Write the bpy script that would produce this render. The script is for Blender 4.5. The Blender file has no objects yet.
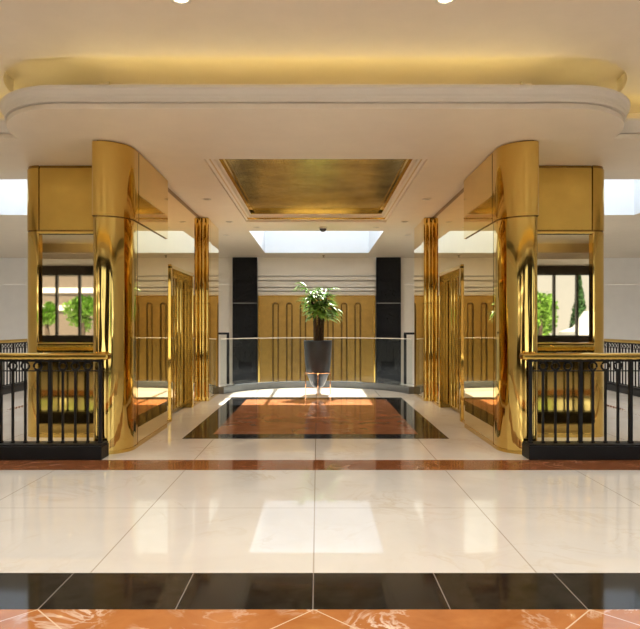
import bpy, bmesh, math, random
from mathutils import Vector, Matrix, Quaternion
random.seed(7)
sc = bpy.context.scene
COL = sc.collection
PI = math.pi

# ------------------------------------------------------------------ materials
def new_mat(name):
    m = bpy.data.materials.new(name); m.use_nodes = True
    nt = m.node_tree
    b = nt.nodes['Principled BSDF']
    return m, nt, b

def N(nt, typ, **kw):
    n = nt.nodes.new(typ)
    for k, v in kw.items(): setattr(n, k, v)
    return n

def math_node(nt, op, a, b=None):
    n = N(nt, 'ShaderNodeMath', operation=op)
    for i, v in enumerate((a, b)):
        if v is None: continue
        if isinstance(v, (int, float)): n.inputs[i].default_value = v
        else: nt.links.new(v, n.inputs[i])
    return n.outputs[0]

def mixcol(nt, fac, a, b):
    n = N(nt, 'ShaderNodeMix', data_type='RGBA')
    for s, v in ((n.inputs[0], fac), (n.inputs[6], a), (n.inputs[7], b)):
        if isinstance(v, (int, float)): s.default_value = v
        elif isinstance(v, tuple): s.default_value = (*v[:3], 1)
        else: nt.links.new(v, s)
    return n.outputs[2]

def noise(nt, vec, scale, detail=4, rough=.55, dist=0):
    n = N(nt, 'ShaderNodeTexNoise')
    n.inputs['Scale'].default_value = scale; n.inputs['Detail'].default_value = detail
    n.inputs['Roughness'].default_value = rough; n.inputs['Distortion'].default_value = dist
    nt.links.new(vec, n.inputs['Vector'])
    return n.outputs[0]

def ramp(nt, fac, lo, hi):
    n = N(nt, 'ShaderNodeMapRange')
    n.inputs[1].default_value = lo; n.inputs[2].default_value = hi
    nt.links.new(fac, n.inputs[0]); return n.outputs[0]

def position(nt):
    return N(nt, 'ShaderNodeNewGeometry').outputs['Position']

def simple(name, col, rough=.5, metal=0, spec=.5, var=.06, vscale=4, bump=0, bscale=8):
    m, nt, b = new_mat(name)
    p = position(nt)
    f = noise(nt, p, vscale)
    dark = tuple(c * (1 - var) for c in col); light = tuple(min(1, c * (1 + var)) for c in col)
    nt.links.new(mixcol(nt, ramp(nt, f, .3, .7), dark, light), b.inputs['Base Color'])
    b.inputs['Roughness'].default_value = rough; b.inputs['Metallic'].default_value = metal
    b.inputs['Specular IOR Level'].default_value = spec
    if bump:
        bn = N(nt, 'ShaderNodeBump'); bn.inputs['Strength'].default_value = bump; bn.inputs['Distance'].default_value = .02
        nt.links.new(noise(nt, p, bscale, 2), bn.inputs['Height'])
        nt.links.new(bn.outputs[0], b.inputs['Normal'])
    return m

def marble(name, c1, c2, vein, vein_w, scale, jx=None, jy=None, jcol=(.3, .25, .2), jw=.008, diag=None, rough=.035, vscale=1.5, spec=.5):
    """c1/c2 clouds, thin veins, then tile joints at X / Y multiples (spacing, offset)"""
    m, nt, b = new_mat(name)
    p = position(nt)
    col = mixcol(nt, ramp(nt, noise(nt, p, scale, 6, .6, .6), .32, .68), c1, c2)
    if vein_w:
        d = math_node(nt, 'ABSOLUTE', math_node(nt, 'SUBTRACT', noise(nt, p, vscale, 5, .6, 1.2), .5))
        v = math_node(nt, 'SUBTRACT', 1.0, ramp(nt, d, 0, vein_w))
        v = math_node(nt, 'MULTIPLY', v, ramp(nt, noise(nt, p, vscale * .8, 2), .45, .7))
        col = mixcol(nt, v, col, vein)
    sep = N(nt, 'ShaderNodeSeparateXYZ'); nt.links.new(p, sep.inputs[0])
    sx, sy = sep.outputs[0], sep.outputs[1]
    lines = []
    if jx: lines.append((sx, jx))
    if jy: lines.append((sy, jy))
    if diag:
        lines.append((math_node(nt, 'MULTIPLY', math_node(nt, 'ADD', sx, sy), .7071), diag[0]))
        lines.append((math_node(nt, 'MULTIPLY', math_node(nt, 'SUBTRACT', sx, sy), .7071), diag[1]))
    for s, (sp, off) in lines:
        dd = math_node(nt, 'PINGPONG', math_node(nt, 'SUBTRACT', s, off), sp / 2)
        col = mixcol(nt, math_node(nt, 'LESS_THAN', dd, jw / 2), col, jcol)
    nt.links.new(col, b.inputs['Base Color'])
    b.inputs['Roughness'].default_value = rough
    b.inputs['Specular IOR Level'].default_value = spec
    return m

def glassy(name, tint=(1, 1, 1), refl=.06):
    m, nt, b = new_mat(name)
    nt.nodes.remove(b)
    t = N(nt, 'ShaderNodeBsdfTransparent'); t.inputs[0].default_value = (*tint, 1)
    g = N(nt, 'ShaderNodeBsdfGlossy'); g.inputs['Roughness'].default_value = .02
    geo = N(nt, 'ShaderNodeNewGeometry'); dt = N(nt, 'ShaderNodeVectorMath', operation='DOT_PRODUCT')
    nt.links.new(geo.outputs['Normal'], dt.inputs[0]); nt.links.new(geo.outputs['Incoming'], dt.inputs[1])
    gz = math_node(nt, 'POWER', math_node(nt, 'SUBTRACT', 1.0, math_node(nt, 'ABSOLUTE', dt.outputs['Value'])), 5.0)
    mx = N(nt, 'ShaderNodeMixShader')
    nt.links.new(math_node(nt, 'ADD', math_node(nt, 'MULTIPLY', gz, .6), refl / 2), mx.inputs[0])
    nt.links.new(t.outputs[0], mx.inputs[1]); nt.links.new(g.outputs[0], mx.inputs[2])
    nt.links.new(mx.outputs[0], nt.nodes['Material Output'].inputs[0])
    return m

def emit(name, col, strength):
    m, nt, b = new_mat(name)
    b.inputs['Base Color'].default_value = (*col, 1)
    b.inputs['Emission Color'].default_value = (*col, 1); b.inputs['Emission Strength'].default_value = strength
    return m

M = {}
M['plaster'] = simple('cream_plaster', (.80, .72, .60), .6, var=.02)
M['soffit'] = simple('cream_soffit_paint', (.80, .715, .585), .45, var=.02)
M['white'] = simple('white_plaster', (.86, .84, .80), .6, var=.02)
M['shaft'] = simple('white_shaft_paint', (.86, .90, .95), .6, var=.01)
M['crown'] = simple('pale_crown_paint', (.74, .69, .61), .5, var=.02)
M['brass'] = simple('polished_brass', (.80, .57, .17), .05, 1, var=.05, vscale=1.5, bump=.05, bscale=1.6)
def brass(name, col, rough, bump, sxy, sz):
    m, nt, b = new_mat(name); p = position(nt)
    f = noise(nt, p, 1.5)
    nt.links.new(mixcol(nt, f, tuple(c * .95 for c in col), tuple(min(1, c * 1.05) for c in col)), b.inputs['Base Color'])
    b.inputs['Metallic'].default_value = 1; b.inputs['Roughness'].default_value = rough
    mp = N(nt, 'ShaderNodeMapping'); mp.inputs['Scale'].default_value = (sxy, sxy, sz); nt.links.new(p, mp.inputs['Vector'])
    bn = N(nt, 'ShaderNodeBump'); bn.inputs['Strength'].default_value = bump; bn.inputs['Distance'].default_value = .02
    nt.links.new(noise(nt, mp.outputs[0], 1, 2), bn.inputs['Height']); nt.links.new(bn.outputs[0], b.inputs['Normal'])
    return m
M['brass_column'] = brass('rolled_brass', (.80, .57, .17), .05, .35, 9, .5)
M['brass_head'] = brass('rolled_brass_head', (.74, .51, .14), .08, .15, 7, .6)
M['brass_satin'] = simple('satin_brass', (.68, .46, .115), .13, 1, var=.08, vscale=3, bump=.04, bscale=3)
M['brass_panel'] = simple('mirror_brass_sheet', (.90, .72, .38), .02, 1, var=.03, vscale=1.2, bump=.03, bscale=1.1)
M['brass_dark'] = simple('dark_brass', (.30, .18, .05), .25, 1, var=.2)  # brass in a darker tone
M['bronze'] = simple('dark_bronze', (.42, .28, .07), .16, 1, var=.1, bump=.1, bscale=5)
M['bronze_mirror'] = simple('bronze_mirror_glass', (.62, .54, .39), .02, 1, var=.03)
M['gold_wall'] = simple('brushed_gold_panel', (.46, .265, .055), .38, .5, var=.12, vscale=6)
M['gold_groove'] = simple('gold_groove_shade', (.24, .135, .032), .4, .6, var=.1)  # darker gold: shade of the arched grooves put into the colour
M['black_metal'] = simple('black_painted_iron', (.009, .009, .010), .4, spec=.25, var=.2)
M['black_stone'] = simple('black_granite', (.008, .008, .009), .12, spec=.22, var=.4, vscale=30)
M['dark_wood'] = simple('dark_brown_panel', (.05, .04, .03), .4, var=.2)
M['grey_curb'] = simple('grey_steel_curb', (.16, .17, .18), .25, .3, var=.1)
M['pot'] = simple('dark_grey_glaze', (.045, .058, .078), .30, .2, var=.15)
M['copper'] = simple('copper_rod', (.75, .40, .20), .25, 1, var=.05)
M['soil'] = simple('dark_soil', (.03, .02, .012), .9, var=.4, vscale=60)
M['stem'] = simple('brown_cane', (.07, .045, .025), .7, var=.4, vscale=30)
M['leaf'] = simple('green_leaf', (.26, .46, .11), .45, var=.4, vscale=9)
M['tree_leaf'] = simple('tree_leaf', (.22, .42, .06), .5, var=.4, vscale=3)
M['conifer_leaf'] = simple('dark_conifer', (.04, .12, .03), .6, var=.4, vscale=3)
M['bark'] = simple('bark', (.10, .07, .05), .8, var=.3)
M['van'] = simple('white_vehicle_paint', (.85, .86, .88), .2, var=.02)
M['tyre'] = simple('black_tyre', (.02, .02, .02), .7)
M['vglass'] = simple('dark_vehicle_glass', (.10, .13, .15), .05)
M['pave'] = simple('pale_paving', (.50, .48, .44), .8, var=.1)
M['lamp'] = emit('lamp_glow', (1.0, .85, .6), 6)
M['lamp_off'] = simple('grey_lamp_lens', (.35, .31, .26), .3)
M['glass'] = glassy('clear_glass', (.93, .96, .95), .05)
M['pane'] = glassy('window_glass', (.97, .98, .98), .04)
M['dome'] = simple('smoked_dome', (.04, .04, .05), .1)

M['f_white'] = marble('cream_marble', (.655, .62, .56), (.725, .695, .64), (.62, .55, .45), .03, 1.3, rough=.025, spec=.8,
                      jx=(1.22, 0), jy=(1.21, 3.383), jcol=(.45, .40, .33), jw=.009)
M['f_lobby'] = marble('cream_marble_lobby', (.75, .695, .61), (.81, .76, .685), (.68, .59, .48), .03, 1.6, rough=.025, spec=.7,
                      jx=(1.22, 0), jcol=(.40, .33, .26), jw=.009)
M['f_black'] = marble('black_marble', (.006, .006, .006), (.022, .021, .018), (.08, .07, .06), .0, 9,
                      jx=(.655, 0), jcol=(.20, .18, .155), jw=.006, rough=.06, spec=.3)
M['f_border'] = marble('black_marble_border', (.008, .008, .009), (.022, .022, .022), (.1, .1, .1), .012, 6,
                       jx=(.65, .325), jcol=(.12, .11, .1), jw=.007, rough=.07, spec=.4)
M['f_brown'] = marble('rosso_marble', (.34, .13, .055), (.46, .20, .09), (.62, .45, .32), .012, 2.2,
                      jx=(1.28, 0), jy=(1.21, 7.73), jcol=(.2, .08, .04), jw=.007, vscale=2.2, spec=.22, rough=.07)
M['f_band'] = marble('brown_marble_band', (.20, .065, .022), (.30, .11, .04), (.62, .45, .32), .012, 5,
                     rough=.06, vscale=3)
M['f_orange'] = marble('orange_marble', (.36, .125, .035), (.50, .20, .065), (.88, .74, .60), .035, 3.5,
                       diag=((.93, 1.158), (.93, -3.011)), jcol=(.70, .52, .36), jw=.007, vscale=2.6)
M['f_lower'] = simple('lower_level_stone', (.5, .45, .38), .3, var=.1)

# brick on the building outside
m, nt, b = new_mat('red_brick'); bt = N(nt, 'ShaderNodeTexBrick')
bt.inputs['Color1'].default_value = (.17, .065, .04, 1); bt.inputs['Color2'].default_value = (.12, .045, .03, 1)
bt.inputs['Mortar'].default_value = (.2, .16, .13, 1); bt.inputs['Scale'].default_value = 2
nt.links.new(position(nt), bt.inputs['Vector']); nt.links.new(bt.outputs[0], b.inputs['Base Color'])
M['brick'] = m

# hammered gold leaf for the coffer
m, nt, b = new_mat('gold_leaf'); p = position(nt)
c = mixcol(nt, ramp(nt, noise(nt, p, 2.2, 5), .3, .7), (.34, .22, .04), (.74, .54, .17))
sep = N(nt, 'ShaderNodeSeparateXYZ'); nt.links.new(p, sep.inputs[0])
for s in (0, 1):
    dd = math_node(nt, 'PINGPONG', sep.outputs[s], .07)
    c = mixcol(nt, math_node(nt, 'MULTIPLY', math_node(nt, 'LESS_THAN', dd, .004), .45), c, (.20, .12, .02))
nt.links.new(c, b.inputs['Base Color']); b.inputs['Metallic'].default_value = 1; b.inputs['Roughness'].default_value = .27
bn = N(nt, 'ShaderNodeBump'); bn.inputs['Strength'].default_value = .2; bn.inputs['Distance'].default_value = .02
nt.links.new(noise(nt, p, 7, 3), bn.inputs['Height']); nt.links.new(bn.outputs[0], b.inputs['Normal'])
M['gold_leaf'] = m

# ------------------------------------------------------------------ mesh helpers
class MB:
    def __init__(self): self.bm = bmesh.new(); self.mats = []
    def mi(self, mat):
        if mat is None: return 0
        if mat not in self.mats: self.mats.append(mat)
        return self.mats.index(mat)
    def face(self, pts, mat=None, smooth=False):
        vs = [self.bm.verts.new(q) for q in pts]
        f = self.bm.faces.new(vs); f.material_index = self.mi(mat); f.smooth = smooth; return f
    def box(self, x0, x1, y0, y1, z0, z1, mat=None, bev=0):
        if x0 > x1: x0, x1 = x1, x0
        if y0 > y1: y0, y1 = y1, y0
        r = bmesh.ops.create_cube(self.bm, size=1)
        vs = r['verts']
        for v in vs:
            v.co = Vector((x0 if v.co.x < 0 else x1, y0 if v.co.y < 0 else y1, z0 if v.co.z < 0 else z1))
        k = self.mi(mat)
        fs = {f for v in vs for f in v.link_faces}
        for f in fs: f.material_index = k
        if bev:
            es = list({e for v in vs for e in v.link_edges})
            bmesh.ops.bevel(self.bm, geom=es, offset=bev, segments=2, affect='EDGES', profile=.5)
        return self
    def prism(self, pts, z0, z1, mat=None, cap=True, smooth=False, closed=True):
        """pts: outline in XY"""
        k = self.mi(mat); n = len(pts)
        lo = [self.bm.verts.new((x, y, z0)) for x, y in pts]; hi = [self.bm.verts.new((x, y, z1)) for x, y in pts]
        for i in range(n if closed else n - 1):
            j = (i + 1) % n
            f = self.bm.faces.new((lo[i], lo[j], hi[j], hi[i])); f.material_index = k; f.smooth = smooth
        if cap and closed:
            for loop in (lo[::-1], hi):
                f = self.bm.faces.new(loop); f.material_index = k
        return self
    def lathe(self, prof, cx, cy, mat=None, seg=48, smooth=True):
        k = self.mi(mat); rings = []
        for r, z in prof:
            if r < 1e-5: rings.append([self.bm.verts.new((cx, cy, z))])
            else: rings.append([self.bm.verts.new((cx + r * math.cos(2 * PI * i / seg), cy + r * math.sin(2 * PI * i / seg), z)) for i in range(seg)])
        for a, c in zip(rings, rings[1:]):
            for i in range(seg):
                j = (i + 1) % seg
                if len(a) == 1 and len(c) == 1: continue
                if len(a) == 1: vs = (a[0], c[j], c[i])
                elif len(c) == 1: vs = (a[i], a[j], c[0])
                else: vs = (a[i], a[j], c[j], c[i])
                f = self.bm.faces.new(vs); f.material_index = k; f.smooth = smooth
        return self
    def tube(self, pts, r, mat=None, seg=10, closed=False, smooth=True):
        k = self.mi(mat); pts = [Vector(q) for q in pts]; n = len(pts); rings = []
        rr = r if isinstance(r, (list, tuple)) else [r] * n
        for i, q in enumerate(pts):
            if closed: t = pts[(i + 1) % n] - pts[i - 1]
            else: t = pts[min(i + 1, n - 1)] - pts[max(i - 1, 0)]
            t.normalize()
            up = Vector((0, 0, 1)) if abs(t.z) < .95 else Vector((1, 0, 0))
            a = t.cross(up).normalized(); c = t.cross(a)
            rings.append([self.bm.verts.new(q + rr[i] * (math.cos(2 * PI * s / seg) * a + math.sin(2 * PI * s / seg) * c)) for s in range(seg)])
        for i in range(n if closed else n - 1):
            A, B = rings[i], rings[(i + 1) % n]
            for s in range(seg):
                f = self.bm.faces.new((A[s], A[(s + 1) % seg], B[(s + 1) % seg], B[s])); f.material_index = k; f.smooth = smooth
        if not closed:
            for R in (rings[0][::-1], rings[-1]):
                f = self.bm.faces.new(R); f.material_index = k
        return self
    def fill(self, outer, holes, z, mat=None, down=False):
        """flat polygon with holes"""
        k = self.mi(mat); es = []
        before = set(self.bm.faces)
        for loop in [outer] + list(holes):
            vs = [self.bm.verts.new((x, y, z)) for x, y in loop]
            for i in range(len(vs)): es.append(self.bm.edges.new((vs[i], vs[(i + 1) % len(vs)])))
        bmesh.ops.triangle_fill(self.bm, use_beauty=True, edges=es)
        for f in set(self.bm.faces) - before:
            f.material_index = k
            f.normal_update()
            if (f.normal.z > 0) == down: f.normal_flip()
        return self
    def build(self, name, mat=None, parent=None, recalc=True):
        if recalc: bmesh.ops.recalc_face_normals(self.bm, faces=self.bm.faces[:])
        me = bpy.data.meshes.new(name); self.bm.to_mesh(me); self.bm.free()
        for q in (self.mats or [mat]): me.materials.append(M[q] if isinstance(q, str) else q)
        o = bpy.data.objects.new(name, me); COL.objects.link(o)
        if parent is not None:
            o.parent = parent
            o.matrix_parent_inverse = Matrix.Identity(4)
            if PIVOT.get(parent.name): me.transform(Matrix.Translation(-PIVOT[parent.name]))
        return o

PIVOT = {}
def thing(name, label, cat, loc=(0, 0, 0), group=None, shift=True):
    """an Empty at the thing's base; parts are modelled in world space and moved under it"""
    o = bpy.data.objects.new(name, None); COL.objects.link(o); o.empty_display_size = .1
    o.location = loc; o['label'] = label; o['category'] = cat; o['kind'] = 'thing'
    if group: o['group'] = group
    if shift: PIVOT[o.name] = Vector(loc)
    return o
def sub(mb, name, mat, part, root):
    """a sub-part: parented to a part; the part shares its root's pivot"""
    PIVOT.setdefault(part.name, PIVOT.get(root.name, Vector((0, 0, 0))))
    return mb.build(name, mat, part)
def struct(o): o['kind'] = 'structure'; return o
def copy_tree(o, parent=None):
    c = o.copy(); COL.objects.link(c)
    if parent is not None: c.parent = parent
    for ch in list(o.children): copy_tree(ch, c)
    return c

H, FPX = 1.35, 619.0         # eye height, focal length in pixels
ZC, ZU, ZK = 3.30, 3.75, 3.90   # soffit, hall ceiling, cove ceiling
YB = 17.7                    # back wall

# ------------------------------------------------------------------ floor
def arc_pts(n=40, R=2.06, yc=12.27, xh=1.93, off=0):
    """the landing edge: bows away from the camera"""
    sag = 1.42
    R = (xh ** 2 + sag ** 2) / (2 * sag); cy = 12.30 + sag - R
    a0 = math.atan2(12.30 - cy, -xh); a1 = math.atan2(12.30 - cy, xh)
    return [((R + off) * math.cos(a0 + (a1 - a0) * i / n), cy + (R + off) * math.sin(a0 + (a1 - a0) * i / n)) for i in range(n + 1)]
ARC = arc_pts()
f = MB()
def rect(x0, x1, y0, y1, mat, z=0): f.face([(x0, y0, z), (x1, y0, z), (x1, y1, z), (x0, y1, z)], mat)
rect(-10, 10, -5, 1.9, 'f_lobby'); rect(-10, 10, 1.9, 2.948, 'f_orange'); rect(-10, 10, 2.948, 3.383, 'f_black'); rect(-10, 10, 3.383, 5.803, 'f_white')
rect(-10, 10, 5.803, 6.237, 'f_band'); rect(-10, 10, 6.237, 7.41, 'f_lobby')
ox, ix, oy0, oy1, iy0, iy1 = 1.60, 1.285, 7.41, 11.69, 7.73, 11.38
rect(-10, -ox, 7.41, 10, 'f_lobby'); rect(ox, 10, 7.41, 10, 'f_lobby')
rect(-ox, ox, oy0, iy0, 'f_border'); rect(-ox, ox, iy1, oy1, 'f_border')
rect(-ox, -ix, iy0, iy1, 'f_border'); rect(ix, ox, iy0, iy1, 'f_border'); rect(-ix, ix, iy0, iy1, 'f_brown')
for s in (-1, 1):
    rect(s * ox, s * 4.9, 10, 11.69, 'f_lobby'); rect(s * 4.9, s * 5.0, 10, 14.5, 'f_brown'); rect(s * 5.0, s * 6.3, 10, 14.5, 'f_lobby')
    rect(s * 1.93, s * 4.9, 11.69, 14.5, 'f_lobby')
f.face([(-1.93, 11.69, 0), (1.93, 11.69, 0)] + [(x, y, 0) for x, y in reversed(ARC)], 'f_lobby')
# slab edge round the void
for i in range(len(ARC) - 1):
    (xa, ya), (xb, yb) = ARC[i], ARC[i + 1]
    f.face([(xa, ya, -.4), (xb, yb, -.4), (xb, yb, 0), (xa, ya, 0)], 'f_lobby')
struct(f.build('floor', recalc=False))
lf = MB(); lf.face([(-10, 9, -4), (10, 9, -4), (10, YB, -4), (-10, YB, -4)])
struct(lf.build('floor', 'f_lower', recalc=False))

# ------------------------------------------------------------------ hall opening loop (edge of the dropped soffit)
def ell(cx, cy, a, b, t0, t1, n):
    return [(cx + a * math.cos(t0 + (t1 - t0) * i / n), cy + b * math.sin(t0 + (t1 - t0) * i / n)) for i in range(n + 1)]
loop = []
loop += ell(2.3, 6.45, .8, .89, 0, -PI / 2, 16)            # right rounded end of the front
loop += ell(-2.3, 6.45, .8, .89, -PI / 2, -PI, 16)         # left rounded end
loop += ell(-7.5, 5.45, 1.6, 1.0, PI / 2, PI, 10)
loop += ell(-7.5, -1.5, 1.6, 1.5, PI, 1.5 * PI, 12)
loop += ell(7.5, -1.5, 1.6, 1.5, 1.5 * PI, 2 * PI, 12)
loop += ell(7.5, 5.45, 1.6, 1.0, 0, PI / 2, 10)
def offset_loop(L, d):
    """positive d = into the opening"""
    out = []; n = len(L)
    for i in range(n):
        p0, p1, p2 = Vector(L[i - 1]), Vector(L[i]), Vector(L[(i + 1) % n])
        e0 = (p1 - p0).normalized(); e1 = (p2 - p1).normalized()
        n0 = Vector((e0.y, -e0.x)); n1 = Vector((e1.y, -e1.x))
        bis = n0 + n1
        if bis.length < 1e-4: bis = n0
        bis.normalize(); k = min(1.6, 1 / max(.4, bis.dot(n0)))
        out.append(tuple(p1 + bis * d * k))
    return out
area = sum(loop[i - 1][0] * loop[i][1] - loop[i][0] * loop[i - 1][1] for i in range(len(loop))) / 2
SGN = 1 if area < 0 else -1
off = lambda d: offset_loop(loop, d * SGN)
# side of n must point into the opening: test at front centre
_t = off(.1); _mid = min(_t, key=lambda q: abs(q[0] - 2.3) + abs(q[1] - 5.46))
if _mid[1] > 5.56: SGN = -SGN

# ------------------------------------------------------------------ ceilings
SK = [(-1.38, 1.38, 12.7, 16.5), (-5.58, -3.66, 8.24, 10.87), (3.66, 5.58, 8.24, 10.87)]
CF = (-1.31, 1.31, 7.23, 11.6)
def rl(r): return [(r[0], r[2]), (r[1], r[2]), (r[1], r[3]), (r[0], r[3])]
c = MB(); c.fill([(-10, -5), (10, -5), (10, YB), (-10, YB)], [loop, rl(CF)] + [rl(s) for s in SK], ZC, 'soffit', down=True)
struct(c.build('ceiling', recalc=False))
c = MB()
up = off(.03); c.fill(up, [], ZU, 'soffit', down=True)
c.prism(up, ZU, ZK, 'soffit', cap=False)
struct(c.build('ceiling', recalc=False))
c = MB(); c.face([(-10, -5, ZK), (-10, 8.2, ZK), (10, 8.2, ZK), (10, -5, ZK)], 'soffit')
back = off(-.95)
c.prism(back, 3.45, ZK, 'soffit', cap=False)
struct(c.build('ceiling', recalc=False))

# crown moulding swept round the hall opening
prof = [(0, 3.30), (.004, 3.305), (.004, 3.342), (-.02, 3.346), (-.02, 3.358), (.018, 3.362), (.022, 3.395), (.028, 3.40), (.032, 3.425),
        (.045, 3.455), (.058, 3.468), (.060, 3.492), (.052, 3.497), (-.10, 3.497), (-.11, 3.45), (-.96, 3.45)]
cr = MB(); rings = [[cr.bm.verts.new((x, y, z)) for x, y in off(o)] for o, z in prof]
n = len(loop)
for ri, (a, b2) in enumerate(zip(rings, rings[1:])):
    for i in range(n):
        fc = cr.bm.faces.new((a[i], a[(i + 1) % n], b2[(i + 1) % n], b2[i]))
        fc.material_index = cr.mi('plaster' if ri < 4 else 'crown')
struct(cr.build('trim_1'))

# gold coffer
co = thing('ceiling_coffer', 'recessed rectangular gold-leaf ceiling panel in a stepped moulding above the lobby', 'ceiling panel', (0, 9.4, ZC))
mo = MB()
x0, x1, y0, y1 = CF
prev = None
for d, z in ((0, 3.30), (.0, 3.335), (.035, 3.34), (.035, 3.375), (.07, 3.38), (.085, 3.42), (.10, 3.43), (.10, 3.50)):
    cur = [mo.bm.verts.new(q) for q in ((x0 + d, y0 + d, z), (x1 - d, y0 + d, z), (x1 - d, y1 - d, z), (x0 + d, y1 - d, z))]
    if prev:
        for i in range(4):
            fc = mo.bm.faces.new((prev[i], prev[(i + 1) % 4], cur[(i + 1) % 4], cur[i])); fc.material_index = mo.mi('plaster') if z not in (3.375, 3.50) else mo.mi('brass_satin')
    prev = cur
mo.build('moulding', None, co, recalc=False)
g = MB(); d = .10
g.face([(x0 + d, y0 + d, 3.50), (x0 + d, y1 - d, 3.50), (x1 - d, y1 - d, 3.50), (x1 - d, y0 + d, 3.50)])
g.build('gold_panel', 'gold_leaf', co, recalc=False)
bd = MB()
for a in ((x0 + d, x1 - d, y1 - d - .16, y1 - d), (x0 + d, x1 - d, y0 + d, y0 + d + .16), (x0 + d, x0 + d + .05, y0 + d, y1 - d), (x1 - d - .05, x1 - d, y0 + d, y1 - d)):
    bd.box(*a, 3.475, 3.499)
bd.build('gold_border', 'brass_satin', co)

# skylights: shaft + bars + panes
def skylight(k, r, top, nx, ny):
    w = MB(); x0, x1, y0, y1 = r
    L = rl(r)
    w.prism(L, ZC, top, 'shaft', cap=False)
    o = struct(w.build('window_%d' % k, recalc=False))
    b_ = MB()
    for i in range(1, nx): x = x0 + (x1 - x0) * i / nx; b_.box(x - .03, x + .03, y0, y1, top - .10, top)
    for i in range(1, ny): y = y0 + (y1 - y0) * i / ny; b_.box(x0, x1, y - .03, y + .03, top - .10, top)
    b_.build('glazing_bars', 'white', o)
    pn = MB(); pn.face([(x0, y0, top - .03), (x1, y0, top - .03), (x1, y1, top - .03), (x0, y1, top - .03)])
    pn.build('pane', 'pane', o)
skylight(1, SK[0], 4.55, 3, 2); skylight(2, SK[1], 7.2, 2, 2); skylight(3, SK[2], 7.2, 2, 2)  # side shafts made taller to block the sun from the corridor floor

# ------------------------------------------------------------------ walls
def wall(name, pts, mat):
    w = MB(); w.face(pts); return struct(w.build(name, mat, recalc=False))
wall('wall_left', [(-10, -5, -4), (-10, YB, -4), (-10, YB, ZK), (-10, -5, ZK)], 'white')
wall('wall_right', [(10, YB, -4), (10, -5, -4), (10, -5, ZK), (10, YB, ZK)], 'white')
# back wall: plain sides, reeded band over the gold panels
w = MB()
zs = [-4, 2.22, 2.28, 2.335, 2.345, 2.445, 2.455, 2.625, 2.645, 2.765, 2.775, ZC]
def wpanel(x0, x1, z0, z1, y, mat): w.face([(x0, y, z0), (x1, y, z0), (x1, y, z1), (x0, y, z1)], mat)
for s in (-1, 1):
    for z0, z1, dy in ((-4, 2.54, 0), (2.54, 2.56, .025), (2.56, 2.60, 0), (2.60, ZC, 0)):
        wpanel(s * 3.6, s * 10, z0, z1, YB + dy, 'white')
        wpanel(s * 2.36, s * 3.6, z0, z1, YB + dy, 'plaster')
    w.box(s * 2.36, s * 10, YB - .02, YB + .03, 2.545, 2.56, 'crown')
wpanel(-2.4, 2.4, -4, ZC, YB + .08, 'plaster')
for z0, z1 in ((2.22, 2.325), (2.355, 2.435), (2.465, 2.615), (2.66, 2.76), (2.785, ZC)):
    w.box(-1.68, 1.68, YB - .035, YB + .08, z0, z1, 'plaster', .008)
struct(w.build('wall_back', recalc=False))
for i, s in enumerate((-1, 1)):
    p_ = MB()
    for z0, z1 in ((-4, 1.995), (2.005, ZC)): p_.box(s * 1.69, s * 2.39, YB - .14, YB, z0, z1, 'black_stone', .006)
    p_.box(s * 1.70, s * 2.38, YB - .132, YB, 1.99, 2.01, 'crown')
    struct(p_.build('trim_%d' % (i + 2)))

# gold arched wall panels across the void
gp = thing('wall_panel', 'wide gold wall panel with tall arched grooves, between two black stone pilasters', 'wall panel', (0, YB - .05, -3.9))
def arched_leaf(x0, x1, arches):
    pw = MB(); y = YB - .12; z0, z1 = -3.9, 2.20
    zt = 2.02; hw = .095; zb = -3.6
    holes = []
    for cx in arches:
        holes.append([(cx - hw, zb), (cx + hw, zb)] + [(cx + hw * math.cos(t), zt - hw + hw * math.sin(t)) for t in [PI * i / 12 for i in range(13)]])
    # front with holes in XZ, built flat then stood up
    k = pw.mi('gold_wall'); es = []
    for L in [[(x0, z0), (x1, z0), (x1, z1), (x0, z1)]] + holes:
        vs = [pw.bm.verts.new((a, y, b_)) for a, b_ in L]
        for i in range(len(vs)): es.append(pw.bm.edges.new((vs[i], vs[(i + 1) % len(vs)])))
    bmesh.ops.triangle_fill(pw.bm, use_beauty=True, edges=es, normal=(0, -1, 0))
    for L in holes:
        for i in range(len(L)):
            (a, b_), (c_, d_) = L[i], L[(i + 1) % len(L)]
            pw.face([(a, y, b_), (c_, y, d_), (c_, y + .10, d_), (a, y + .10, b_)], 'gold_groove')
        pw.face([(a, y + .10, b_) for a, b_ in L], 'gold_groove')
        cx = (L[0][0] + L[1][0]) / 2
        r_ = hw - .045      # raised inner reed
        pw.prism([(cx - r_, y + .03), (cx + r_, y + .03), (cx + r_, y + .10), (cx - r_, y + .10)], zb + .05, zt - .06, 'gold_wall')
    return pw
sp = .395
arched_leaf(-1.62, -.003, [-2.95 * sp, -1.97 * sp, -.99 * sp]).build('panel_leaf', None, gp, recalc=False)
arched_leaf(.003, 1.62, [.99 * sp, 1.97 * sp, 2.95 * sp]).build('panel_leaf', None, gp, recalc=False)
fr = MB(); fr.box(-1.66, -1.62, YB - .15, YB, -3.9, 2.215); fr.box(1.62, 1.66, YB - .15, YB, -3.9, 2.215); fr.box(-1.62, 1.62, YB - .15, YB, 2.195, 2.22)
fr.build('frame', 'brass_satin', gp)

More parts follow.
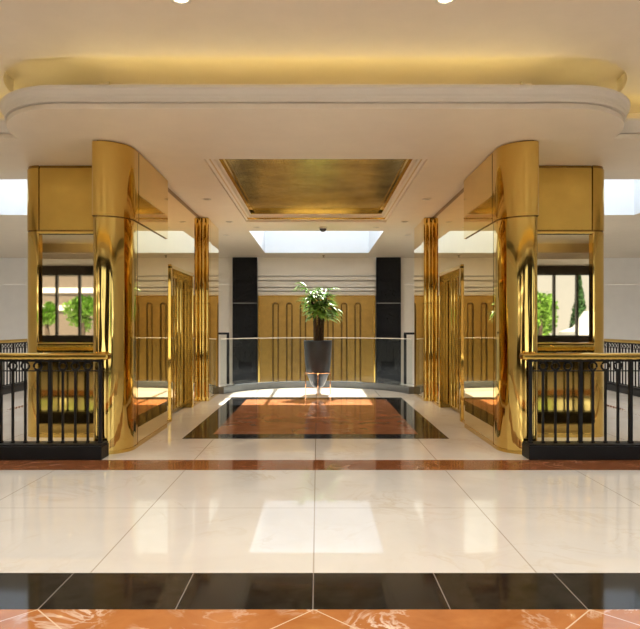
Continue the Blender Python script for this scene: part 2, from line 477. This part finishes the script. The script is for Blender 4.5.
# wall behind the camera with its strip of windows (outer bays seen mirrored in the brass)
YW = -5
BAYS = [(-9.94, -6.97, 1.0), (-5.6, -3.47, .12), (-1.42, 1.42, .12), (3.47, 5.6, .12), (6.97, 9.94, 1.0)]  # unseen middle bays and piers shaped to streak the brass reflections
wf = MB()
wf.box(-10, 10, YW - .2, YW, 3.05, ZK, 'dark_wood')
edges_ = [-10] + [v for b_ in BAYS for v in b_[:2]] + [10]
for xa, xb in zip(edges_[::2], edges_[1::2]): wf.box(xa, xb, YW - .2, YW, 0, 3.05, 'dark_wood')
for xa, xb, zb in BAYS: wf.box(xa, xb, YW - .2, YW, 0, zb, 'dark_wood')
struct(wf.build('wall_front'))
for k, (xa, xb, zb) in enumerate(BAYS):
    wi = MB(); n_ = round((xb - xa) / .71)
    for i in range(n_ + 1):
        x = xa + (xb - xa) * i / n_; wi.box(x - .035, x + .035, YW - .14, YW - .02, zb, 3.05)
    wi.box(xa, xb, YW - .14, YW - .02, zb, zb + .05); wi.box(xa, xb, YW - .14, YW - .02, 3.0, 3.05)
    wo = struct(wi.build('window_%d' % (k + 4), 'dark_wood'))
    pn = MB(); pn.face([(xa, YW - .08, zb), (xb, YW - .08, zb), (xb, YW - .08, 3.05), (xa, YW - .08, 3.05)]); pn.build('pane', 'pane', wo)

# ------------------------------------------------------------------ elevator enclosures
def enclosure(s, label):
    r = thing('elevator_enclosure', label, 'elevator enclosure', (s * 2.8, 9.9, 0), 'brass elevator enclosures')
    X = lambda v: s * v
    P = lambda pts: [(s * a, b_) for a, b_ in pts]
    # rounded corner column
    def col(dr):
        R = .31 + dr
        pts = [(1.985 - dr, 6.90), (1.985 - dr, 6.79)]
        pts += [(2.295 - R * math.cos(t), 6.79 - R * math.sin(t)) for t in [PI / 2 * i / 20 for i in range(1, 21)]]
        pts += [(2.315 + dr, 6.487 - dr), (2.335 + dr, 6.51 - dr), (2.345 + dr, 6.56)]
        pts += [(2.345 + dr, 7.52), (2.2, 7.52), (2.2, 6.90)]
        return P(pts)
    def smooth_round(o):
        for p in o.data.polygons: p.use_smooth = abs(p.normal.z) < .5
        o.data.set_sharp_from_angle(angle=math.radians(30))
        return o
    cm = MB(); cm.prism(col(0), .03, 2.495, 'brass_column'); c0 = smooth_round(cm.build('corner_column', None, r))
    b_ = MB(); b_.prism(col(.008), 0, .035); sub(b_, 'column_base', 'brass_satin', c0, r)
    cm = MB(); cm.prism(col(.012), 2.51, 3.285, 'brass_head'); smooth_round(cm.build('column_head', None, r))
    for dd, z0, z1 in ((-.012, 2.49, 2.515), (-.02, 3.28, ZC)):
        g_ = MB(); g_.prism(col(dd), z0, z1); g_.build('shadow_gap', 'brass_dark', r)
    def boxes(name, mat, *bs):
        for q_ in bs:
            bq = MB(); bq.box(*q_); bq.build(name, mat, r)
    # side panels facing the lobby
    a = MB(); a.box(X(1.985), X(2.2), 6.916, 8.25, .05, 2.495, 'brass_panel'); a.build('side_panel', None, r)
    a = MB(); a.box(X(1.972), X(2.2), 6.920, 8.25, 2.51, 3.285, 'brass'); a.build('fascia_panel', None, r)
    a = MB(); a.box(X(1.98), X(2.2), 6.9, 8.25, 0, .05); a.build('base_strip', 'brass_satin', r)
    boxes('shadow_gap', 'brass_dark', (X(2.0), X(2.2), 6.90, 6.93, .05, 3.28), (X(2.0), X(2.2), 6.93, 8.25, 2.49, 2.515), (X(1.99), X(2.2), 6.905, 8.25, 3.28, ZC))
    # mirror wall with door opening
    a = MB()
    a.box(X(2.06), X(2.2), 8.25, 8.75, .04, 3.22); a.box(X(2.06), X(2.2), 10.25, 11.1, .04, 3.22); a.box(X(2.06), X(2.2), 8.75, 10.25, 2.17, 3.22)
    a.build('mirror_wall', 'brass_panel', r)
    boxes('base_strip', 'brass_satin', (X(2.05), X(2.2), 8.25, 8.75, 0, .04), (X(2.05), X(2.2), 10.25, 11.1, 0, .04))
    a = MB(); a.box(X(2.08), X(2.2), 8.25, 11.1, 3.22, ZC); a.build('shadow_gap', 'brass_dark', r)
    boxes('door_frame', 'brass', (X(2.035), X(2.24), 8.71, 8.77, 0, 2.20, None, .008), (X(2.035), X(2.06), 10.23, 10.29, 0, 2.20, None, .008), (X(2.035), X(2.24), 8.71, 10.29, 2.16, 2.22, None, .008))
    boxes('door_reveal', 'bronze', (X(2.06), X(2.24), 10.232, 10.29, 0, 2.16))
    for y0_ in (8.77, 9.503):
        dr = MB(); dr.box(X(2.2), X(2.235), y0_, y0_ + .727, .01, 2.16, None, .004); ed = dr.build('elevator_door', 'bronze', r)
        for q_ in range(3):
            yy = y0_ + .05 + q_ * .23
            dr = MB(); dr.box(X(2.185), X(2.205), yy, yy + .165, .06, 2.10, None, .008); sub(dr, 'raised_panel', 'brass', ed, r)
    # ribbed pilaster
    pts = [(1.93, 11.34), (1.93, 11.12)]
    nr = 3; wdt = .215 / nr
    for q in range(nr):
        for t in range(7):
            pts.append((1.93 + wdt * q + wdt * t / 6, 11.12 - .016 * math.sin(PI * t / 6)))
    pts += [(2.2, 11.12), (2.2, 11.34)]
    for z0, z1 in ((0, 1.755), (1.765, 3.285)):
        pm = MB(); pm.prism(P(pts), z0, z1); smooth_round(pm.build('ribbed_pilaster', 'brass', r))
    boxes('shadow_gap', 'brass_dark', (X(1.945), X(2.2), 11.13, 11.34, 1.75, 1.77), (X(1.945), X(2.2), 11.13, 11.34, 3.28, ZC))
    # end wall
    a = MB(); a.box(X(1.945), X(2.2), 11.34, 12.30, .04, 3.285); a.build('end_wall', 'brass_panel', r)
    a = MB(); a.box(X(1.935), X(2.2), 11.34, 12.30, 0, .04); a.build('base_strip', 'brass_satin', r)
    # recessed front with bronze mirror
    a = MB(); a.box(X(2.34), X(3.343), 7.50, 7.6, 2.515, 3.265); a.build('fascia_panel', 'brass_satin', r)
    a = MB(); a.box(X(2.34), X(3.36), 7.505, 7.6, .04, 1.10); a.build('lower_panel', 'brass', r)
    boxes('shadow_gap', 'brass_dark', (X(2.34), X(3.35), 7.52, 7.6, 3.26, ZC), (X(3.33), X(3.362), 7.515, 7.6, 2.515, 3.26), (X(2.34), X(3.36), 7.515, 7.6, 1.075, 1.09), (X(2.34), X(3.36), 7.515, 7.6, 2.495, 2.515))
    a = MB(); a.box(X(2.34), X(3.36), 7.53, 7.6, 1.14, 2.48); a.build('mirror_pane', 'bronze_mirror', r)
    boxes('mirror_frame', 'brass', (X(2.34), X(3.37), 7.47, 7.56, 1.095, 1.15, None, .012), (X(2.34), X(3.37), 7.485, 7.56, 2.465, 2.497, None, .008), (X(3.345), X(3.372), 7.475, 7.56, 1.15, 2.465, None, .006))
    a = MB(); a.box(X(2.34), X(3.36), 7.49, 7.6, 0, .045); a.build('base_strip', 'brass_satin', r)
    def cp(dr):
        R = .20 + dr
        return P([(3.36, 7.6), (3.36, 7.50 - dr)] + [(3.365 + R * math.sin(t), 7.50 + .20 - R * math.cos(t)) for t in [PI / 2 * i / 10 for i in range(11)]] + [(3.565 + dr, 7.80), (3.36, 7.80)])
    for nm, z0, z1, dr, mt in (('corner_post', .0, 2.495, 0, 'brass'), ('corner_post', 2.515, 3.265, .004, 'brass_satin')):
        pm = MB(); pm.prism(cp(dr), z0, z1); smooth_round(pm.build(nm, mt, r))
    for z0, z1 in ((2.49, 2.52), (3.26, ZC)):
        a = MB(); a.prism(cp(-.008), z0, z1); a.build('shadow_gap', 'brass_dark', r)
    # corridor side and rear
    boxes('rear_wall', 'white', (X(2.22), X(3.55), 12.20, 12.30, 0, ZC), (X(3.45), X(3.55), 7.80, 12.2, 0, ZC))
    return r
enclosure(-1, 'left brass elevator enclosure with rounded column, its dark mirror glass reflecting brick and trees')
enclosure(1, 'right brass elevator enclosure with rounded column, its dark mirror glass reflecting a conifer')

# ------------------------------------------------------------------ iron railings with brass handrail
def railing(label, org, ang, length, flip=1, start=0, endpost=True):
    """local x along the rail, local -y*flip towards the viewer"""
    r = thing('iron_railing', label, 'railing', org, 'iron railings with brass handrails', shift=False)
    r.rotation_euler = (0, 0, ang)
    b_ = MB(); b_.box(-.05, length, -.115, .115, 0, .135, None, .008); b_.box(-.04, length, -.10, .10, .135, .155, None, .006); b_.build('base_plinth', 'black_metal', r)
    hr = MB(); hr.box(-.10, length, -.065, .065, 1.008, 1.075, None, .022)
    h = hr.build('handrail', 'brass_satin', r)
    t = MB(); t.box(-.03, length, -.022, .022, .985, 1.008); t.build('top_bar', 'black_metal', r)
    t = MB(); t.box(-.03, length, -.008, .008, .885, .897); t.build('middle_bar', 'black_metal', r)
    first = {}
    def inst(key, make, x):
        if key not in first: o = make(); first[key] = o
        else: o = first[key].copy(); COL.objects.link(o)
        o.location = (x, 0, 0)
    def bar(hw, name, z1):
        q = MB(); q.box(-hw, hw, -hw, hw, .15, z1); q.box(-hw - .006, hw + .006, -hw - .006, hw + .006, .15, .175, None, .003); return q.build(name, 'black_metal', r)
    def ring():
        q = MB(); q.tube([(.040 * math.cos(t_), 0, .940 + .040 * math.sin(t_)) for t_ in [2 * PI * i / 20 for i in range(20)]],   .011, closed=True, seg=8); return q.build('ring', 'black_metal', r)
    x = 0; i = 0
    while x < length:
        if i % 4 == 0: inst('post', lambda: bar(.017, 'post', .99), x)
        else:
            inst('bal', lambda: bar(.0105, 'baluster', .89), x); inst('ring', ring, x)
        x += .128; i += 1
    if endpost: inst('end', lambda: bar(.018, 'post', .99), -.03 + .0); 
    return r
rl_ = railing('black iron railing with brass handrail at front left, meeting the left rounded brass column', (-2.20, 6.335, 0), PI, 2.0, endpost=False)
rr_ = railing('black iron railing with brass handrail at front right, meeting the right rounded brass column', (2.20, 6.335, 0), 0, 2.0, endpost=False)
# far corridor railings run in depth
railing('far black iron railing receding along the corridor behind the left brass enclosure', (-6.25, 14.3, 0), -PI / 2, 3.4, endpost=False)
railing('far black iron railing receding along the corridor behind the right brass enclosure', (6.25, 14.3, 0), -PI / 2, 3.4, endpost=False)

# dark pipe guard rails at the rear edge of the corridors
def pipe_rail(label, xs, loc):
    r = thing('guard_rail', label, 'guard rail', loc, 'dark guard rails at the rear')
    x0, x1 = xs
    t = MB(); t.box(x0, x1, 14.37, 14.43, 1.15, 1.20, None, .012); t.build('rail', 'black_metal', r)
    n_ = max(1, int(abs(x1 - x0) / 1.2))
    for i in range(n_ + 1):
        x = x0 + (x1 - x0) * i / n_ + (.03 if i == 0 else -.03 if i == n_ else 0) * (1 if x1 > x0 else -1)
        p_ = MB(); p_.box(x - .03, x + .03, 14.375, 14.425, 0, 1.16); p_.build('post', 'black_metal', r)
    return r
pipe_rail('dark guard rail whose end post shows just behind the left end of the glass balustrade', (-5.9, -2.03), (-4, 14.4, 0))
pipe_rail('dark guard rail whose end post shows just behind the right end of the glass balustrade', (2.03, 5.9), (4, 14.4, 0))

# ------------------------------------------------------------------ curved glass balustrade
gb = thing('glass_balustrade', 'curved frameless glass balustrade on a grey curb behind the potted plant', 'balustrade', (0, 13, 0))
A0, A1 = arc_pts(off=-.10), arc_pts(off=.04)
q = MB(); q.prism(A0 + A1[::-1], 0, .135); o = q.build('curb', 'grey_curb', gb)
G0, G1 = arc_pts(off=-.036), arc_pts(off=-.024)
cuts = [0, 10, 20, 30, 40]
for a, b_ in zip(cuts, cuts[1:]):
    q = MB(); q.prism(G0[a:b_ + 1] + G1[a:b_ + 1][::-1], .13, 1.085); q.build('glass_panel', 'glass', gb)
T0, T1 = arc_pts(off=-.040), arc_pts(off=-.020)
q = MB(); q.prism(T0 + T1[::-1], 1.083, 1.098); q.build('edge_cap', 'crown', gb)

# ------------------------------------------------------------------ potted plant on its stand
PX, PY = .03, 12.25
st = thing('plant_stand', 'thin copper ring stand holding the dark tapered planter', 'plant stand', (PX, PY, 0))
q = MB(); q.tube([(PX + .243 * math.cos(t), PY + .243 * math.sin(t), .43) for t in [2 * PI * i / 40 for i in range(40)]], .009, closed=True); q.build('ring', 'copper', st)
for a in (-90, 0, 90, 180):
    ca, sa = math.cos(math.radians(a)), math.sin(math.radians(a))
    q = MB(); q.tube([(PX + .243 * ca, PY + .243 * sa, .45), (PX + .243 * ca, PY + .243 * sa, 0)], .009); q.build('leg', 'copper', st)
q = MB(); q.tube([(PX - .243, PY, .13), (PX, PY, .12), (PX + .243, PY, .13)], .006); q.tube([(PX, PY - .243, .13), (PX, PY, .12), (PX, PY + .243, .13)], .006); q.build('cross_brace', 'copper', st)

pl = thing('potted_plant', 'leafy green plant in a tall dark grey tapered planter at the lobby end', 'potted plant', (PX, PY, .13))
q = MB(); q.lathe([(0, .135), (.06, .135), (.10, .15), (.135, .20), (.175, .29), (.215, .39), (.234, .45), (.252, .60), (.268, .80), (.278, 1.0), (.281, 1.055), (.277, 1.065), (.262, 1.065), (.258, 1.04), (.25, 1.02)], PX, PY)
q.build('planter', 'pot', pl)
q = MB(); q.lathe([(0, 1.03), (.253, 1.022)], PX, PY); q.build('soil', 'soil', pl)
rng = random.Random(11)
stems = []
for i in range(9):
    a = rng.uniform(0, 2 * PI); r0 = rng.uniform(.02, .09); lean = rng.uniform(.02, .10); top = (2.02, 1.92, 1.80, 1.72, 1.62, 1.95, 1.68, 1.86, 1.75)[i]
    pts = [(PX + (r0 + lean * t * t) * math.cos(a), PY + (r0 + lean * t * t) * math.sin(a), 1.02 + (top - 1.02) * t) for t in [j / 6 for j in range(7)]]
    q = MB(); q.tube(pts, [.032 - .016 * j / 6 for j in range(7)], seg=8); q.build('stem', 'stem', pl)
    stems.append(pts)
lv = MB()
def blade(p, az, el, L, W, droop):
    rows = []; d = Vector((math.cos(az) * math.cos(el), math.sin(az) * math.cos(el), math.sin(el))); p = Vector(p)
    n_ = 6
    for j in range(n_ + 1):
        t = j / n_
        w_ = W * math.sin(PI * min(1, .06 + t * .94) ** .75) if t < 1 else 0.002
        side = d.cross(Vector((0, 0, 1))).normalized(); nrm = side.cross(d).normalized()
        rows.append([lv.bm.verts.new(p - side * w_ + nrm * w_ * .25), lv.bm.verts.new(p), lv.bm.verts.new(p + side * w_ + nrm * w_ * .25)])
        p = p + d * (L / n_)
        d = (d + Vector((0, 0, -droop / n_))).normalized()
    for a_, b2 in zip(rows, rows[1:]):
        for k in (0, 1):
            fc = lv.bm.faces.new((a_[k], a_[k + 1], b2[k + 1], b2[k])); fc.smooth = True
for pts in stems:
    top = pts[-1]
    for w_ in range(4):
        t = 1 - w_ * .15
        base = Vector(pts[-1]).lerp(Vector(pts[2]), (1 - t) * 1.05)
        for k in range(2):
            az = rng.uniform(0, 2 * PI); el = rng.uniform(.1, .9) if w_ else rng.uniform(.6, 1.2)
            pl_len = rng.uniform(.07, .18)
            tip = base + Vector((math.cos(az) * math.cos(el), math.sin(az) * math.cos(el), math.sin(el))) * pl_len
            lv.tube([base, tip], .004, seg=5)
            for z in range(5):
                blade(tip, az + (z - 2) * .5 + rng.uniform(-.15, .15), el * .5 + rng.uniform(-.35, .25), rng.uniform(.22, .33), rng.uniform(.026, .038), rng.uniform(.6, 1.5))
lo = lv.build('foliage', 'leaf', pl, recalc=False)

# ------------------------------------------------------------------ small ceiling fittings
def downlight(x, y, z, label, glow, grp, R=.06):
    o = thing('downlight', label, 'downlight', (x, y, z), grp)
    q = MB(); q.lathe([(R, 0), (R + .018, -.004), (R + .018, -.010), (R - .004, -.012), (R - .006, 0)], 0, 0, seg=24)
    t = q.build('trim_ring', 'crown'); t.parent = o
    q = MB(); q.lathe([(0, -.005), (R - .006, -.003)], 0, 0, seg=24); l = q.build('lens', 'lamp' if glow else 'lamp_off'); l.parent = o
    return o
G = 'recessed downlights in the lobby soffit'
DL = [(-1.68, 9.5, 'recessed downlight left of the gold ceiling panel, beside its middle'), (1.70, 9.5, 'recessed downlight right of the gold ceiling panel, beside its middle'),
      (-1.62, 11.55, 'recessed downlight off the back left corner of the gold ceiling panel'), (1.65, 11.55, 'recessed downlight off the back right corner of the gold ceiling panel'),
      (-1.17, 12.2, 'recessed downlight in front of the left corner of the central skylight'), (1.19, 12.2, 'recessed downlight in front of the right corner of the central skylight'),
      (-1.93, 13.26, 'recessed downlight beside the left edge of the central skylight'), (1.95, 13.26, 'recessed downlight beside the right edge of the central skylight')]
for x, y, lb in DL: downlight(x, y, ZC - .001, lb, False, G, .05)
downlight(-.98, 4.53, ZU - .001, 'lit spotlight at the top edge of the photo, left of centre', True, 'lit spotlights in the hall ceiling')
downlight(.96, 4.53, ZU - .001, 'lit spotlight at the top edge of the photo, right of centre', True, 'lit spotlights in the hall ceiling')
cmr = thing('dome_camera', 'small dark dome camera on the ceiling between gold panel and skylight', 'security camera', (.13, 12.2, ZC))
q = MB(); q.lathe([(0, -.001), (.085, -.001), (.085, -.03), (.075, -.035)], 0, 0, seg=24); t = q.build('mount', 'crown'); t.parent = cmr
q = MB(); q.lathe([(.07, -.033)] + [(.07 * math.cos(a), -.035 - .06 * math.sin(a)) for a in [PI / 2 * i / 6 for i in range(1, 7)]], 0, 0, seg=24); t = q.build('dome', 'dome'); t.parent = cmr
sd = thing('sprinkler', 'tiny sprinkler head on the ceiling behind the central skylight', 'sprinkler', (.19, 17.1, ZC + .006))
q = MB(); q.lathe([(0, .002), (.04, .002), (.04, -.012), (.012, -.014), (.012, -.05), (.03, -.052), (.03, -.06), (0, -.06)], 0, 0, seg=16); t = q.build('body', 'brass_dark'); t.parent = sd

# ------------------------------------------------------------------ outside, seen mirrored
gr = MB(); gr.face([(-60, YW - .2, -.3), (60, YW - .2, -.3), (60, -60, -.3), (-60, -60, -.3)]); go = gr.build('ground', 'pave'); go['kind'] = 'structure'
def tree(x, y, h, rad, label, conifer=False):
    t = thing('tree', label, 'tree', (x, y, -.3), 'trees outside the windows')
    q = MB(); q.tube([(x, y, -.3), (x + .05, y, h * .4), (x, y, h * .75)], [.12, .09, .04]); q.build('trunk', 'bark', t)
    q = MB(); rg = random.Random(int(x * 100)); lobes = [Vector((x + rg.uniform(-.6, .6) * rad, y + rg.uniform(-.5, .5) * rad, h - rad * .5 - rg.random() * rad * 2.0)) for _ in range(8)]
    for i in range(1500):
        if conifer:
            u = rg.random() ** .7; zz = h - u * (h - .3); R = rad * u * rg.uniform(.5, 1); a = rg.uniform(0, 2 * PI); ctr = Vector((x + R * math.cos(a), y + R * math.sin(a), zz))
        else:
            c_ = rg.choice(lobes); v = Vector((rg.gauss(0, 1), rg.gauss(0, 1), rg.gauss(0, 1))).normalized() * rad * .55 * rg.uniform(.4, 1.1)
            ctr = c_ + v
        d1 = Vector((rg.gauss(0, 1), rg.gauss(0, 1), rg.gauss(0, 1))).normalized() * .09; d2 = d1.orthogonal().normalized() * .06
        q.face([ctr - d1, ctr - d2, ctr + d1, ctr + d2])
    q.build('foliage', 'conifer_leaf' if conifer else 'tree_leaf', t, recalc=False)
tree(-11.4, -11, 2.6, .42, 'bushy tree reflected at the left edge of the left dark glass')
tree(-9.9, -11, 2.95, .62, 'bushy tree reflected at the right of the left dark glass')
tree(9.9, -12.5, 3.3, .8, 'bushy tree reflected at the left of the right dark glass')
tree(11.2, -15.8, 2.5, .7, 'low green bush reflected in the middle of the right dark glass')
tree(11.9, -13, 3.7, .6, 'tall narrow dark conifer reflected at the right of the right dark glass', True)
bl = thing('brick_building', 'red brick building with pale bands reflected in the left dark glass', 'building', (-12, -16, -.3))
q = MB(); q.box(-24, -4, -19, -15, -.3, 6); q.build('walls', 'brick', bl)
for z in (2.1, 2.95, 3.9):
    q = MB(); q.box(-24, -3.95, -15, -14.9, z, z + .25); q.build('pale_band', 'white', bl)
vn = thing('white_van', 'white van parked outside, reflected low in the right dark glass', 'van', (12.6, -10.6, -.3))
q = MB(); q.prism([(10.4, .0), (14.6, .0), (14.6, 1.75), (14.3, 1.95), (11.5, 1.95), (11.0, 1.25), (10.4, 1.05)], 0, 1, None)
for v in q.bm.verts: v.co = Vector((v.co.x, -11.6 + v.co.z * 1.8, v.co.y + .05))
q.build('body', 'van', vn)
q = MB(); q.box(11.6, 14.2, -9.81, -9.785, 1.25, 1.75); q.build('side_window', 'vglass', vn)
for x in (11.2, 13.8):
    q = MB(); q.tube([(x, -9.95, .02), (x, -9.76, .02)], .32, seg=20); q.build('wheel', 'tyre', vn)

# ------------------------------------------------------------------ light
def lamp(name, kind, loc, energy, col, **kw):
    l = bpy.data.lights.new(name, kind); l.energy = energy; l.color = col
    for k, v in kw.items(): setattr(l, k, v)
    o = bpy.data.objects.new(name, l); COL.objects.link(o); o.location = loc; return o
sun = lamp('sun', 'SUN', (0, 20, 15), 16, (1, .95, .86), angle=math.radians(.6))
sun.rotation_euler = Vector((-.09, -.64, -1)).to_track_quat('-Z', 'Y').to_euler()
WARM = (1, .78, .30)
def cove(x, y, sx, sy, e):
    o = lamp('cove_light', 'AREA', (x, y, 3.47), e, WARM, shape='RECTANGLE', size=sx, size_y=sy); o.rotation_euler = (PI, 0, 0)
cove(0, 5.80, 4.6, .10, 9)
for s in (-1, 1):
    cove(s * 2.72, 6.2, .25, .25, .5); cove(s * 5.6, 6.72, 4.6, .10, 10)
cove(0, -3.25, 15, .10, 34)
for x, y, lb in DL:
    lamp('downlight_beam', 'SPOT', (x, y, ZC - .03), 62, (1, .92, .80), spot_size=math.radians(100), spot_blend=.7, shadow_soft_size=.04)
HALL = [(-.98, 4.53), (.96, 4.53), (-4.5, 4.2), (4.5, 4.2), (-2.8, 1.5), (2.8, 1.5), (0, 1.0), (-6, 0), (6, 0)]  # beyond the front pair, unseen spots added to brighten the hall
for x, y in HALL:
    if abs(y - 4.53) > .01: downlight(x, y, ZU - .001, 'added lit spotlight in the hall ceiling above the camera, out of view, brightening the hall', True, 'added hall spotlights out of view')
    lamp('downlight_beam', 'SPOT', (x, y, ZU - .03), 195, (1, .96, .90), spot_size=math.radians(120), spot_blend=.8, shadow_soft_size=.05)

for s_ in (-1, 1):
    for x, y in ((4.5, 13.0), (4.5, 11.6), (7.8, 13.5), (5.0, 7.4)):  # unseen downlights added to brighten the corridor walls
        downlight(s_ * x, y, ZC - .001, 'added recessed downlight, out of view, brightening a side corridor', False, 'added downlights over the side corridors', .05)
        lamp('downlight_beam', 'SPOT', (s_ * x, y, ZC - .03), 105, (1, .95, .88), spot_size=math.radians(140), spot_blend=.8, shadow_soft_size=.05)
wd = bpy.data.worlds.new('sky'); sc.world = wd; wd.use_nodes = True
nt = wd.node_tree; bg = nt.nodes['Background']
tc = N(nt, 'ShaderNodeTexCoord'); sp_ = N(nt, 'ShaderNodeSeparateXYZ'); nt.links.new(tc.outputs['Generated'], sp_.inputs[0])
nt.links.new(mixcol(nt, ramp(nt, sp_.outputs[2], 0, .8), (1.0, .98, .95), (.70, .83, 1.0)), bg.inputs['Color'])
bg.inputs['Strength'].default_value = 1.5

# ------------------------------------------------------------------ camera
cd = bpy.data.cameras.new('camera'); cam = bpy.data.objects.new('camera', cd); COL.objects.link(cam)
cam.location = (.022, 0, H); cam.rotation_euler = (PI / 2, 0, 0)
cd.sensor_fit = 'HORIZONTAL'; cd.sensor_width = 36; cd.lens = FPX * 36 / 640
cd.shift_x = (320 - 317.5) / 640; cd.shift_y = (326 - 314.5) / 640
cd.clip_start = .05; cd.clip_end = 300
sc.camera = cam
vs = sc.view_settings
vs.view_transform = 'Standard'; vs.look = 'None'; vs.gamma = 1; vs.exposure = 0.13; vs.use_curve_mapping = False
cy = sc.cycles
cy.max_bounces = 14; cy.glossy_bounces = 8; cy.diffuse_bounces = 5; cy.transparent_max_bounces = 16
cy.sample_clamp_indirect = 20; cy.blur_glossy = .3
cy.use_guiding = True
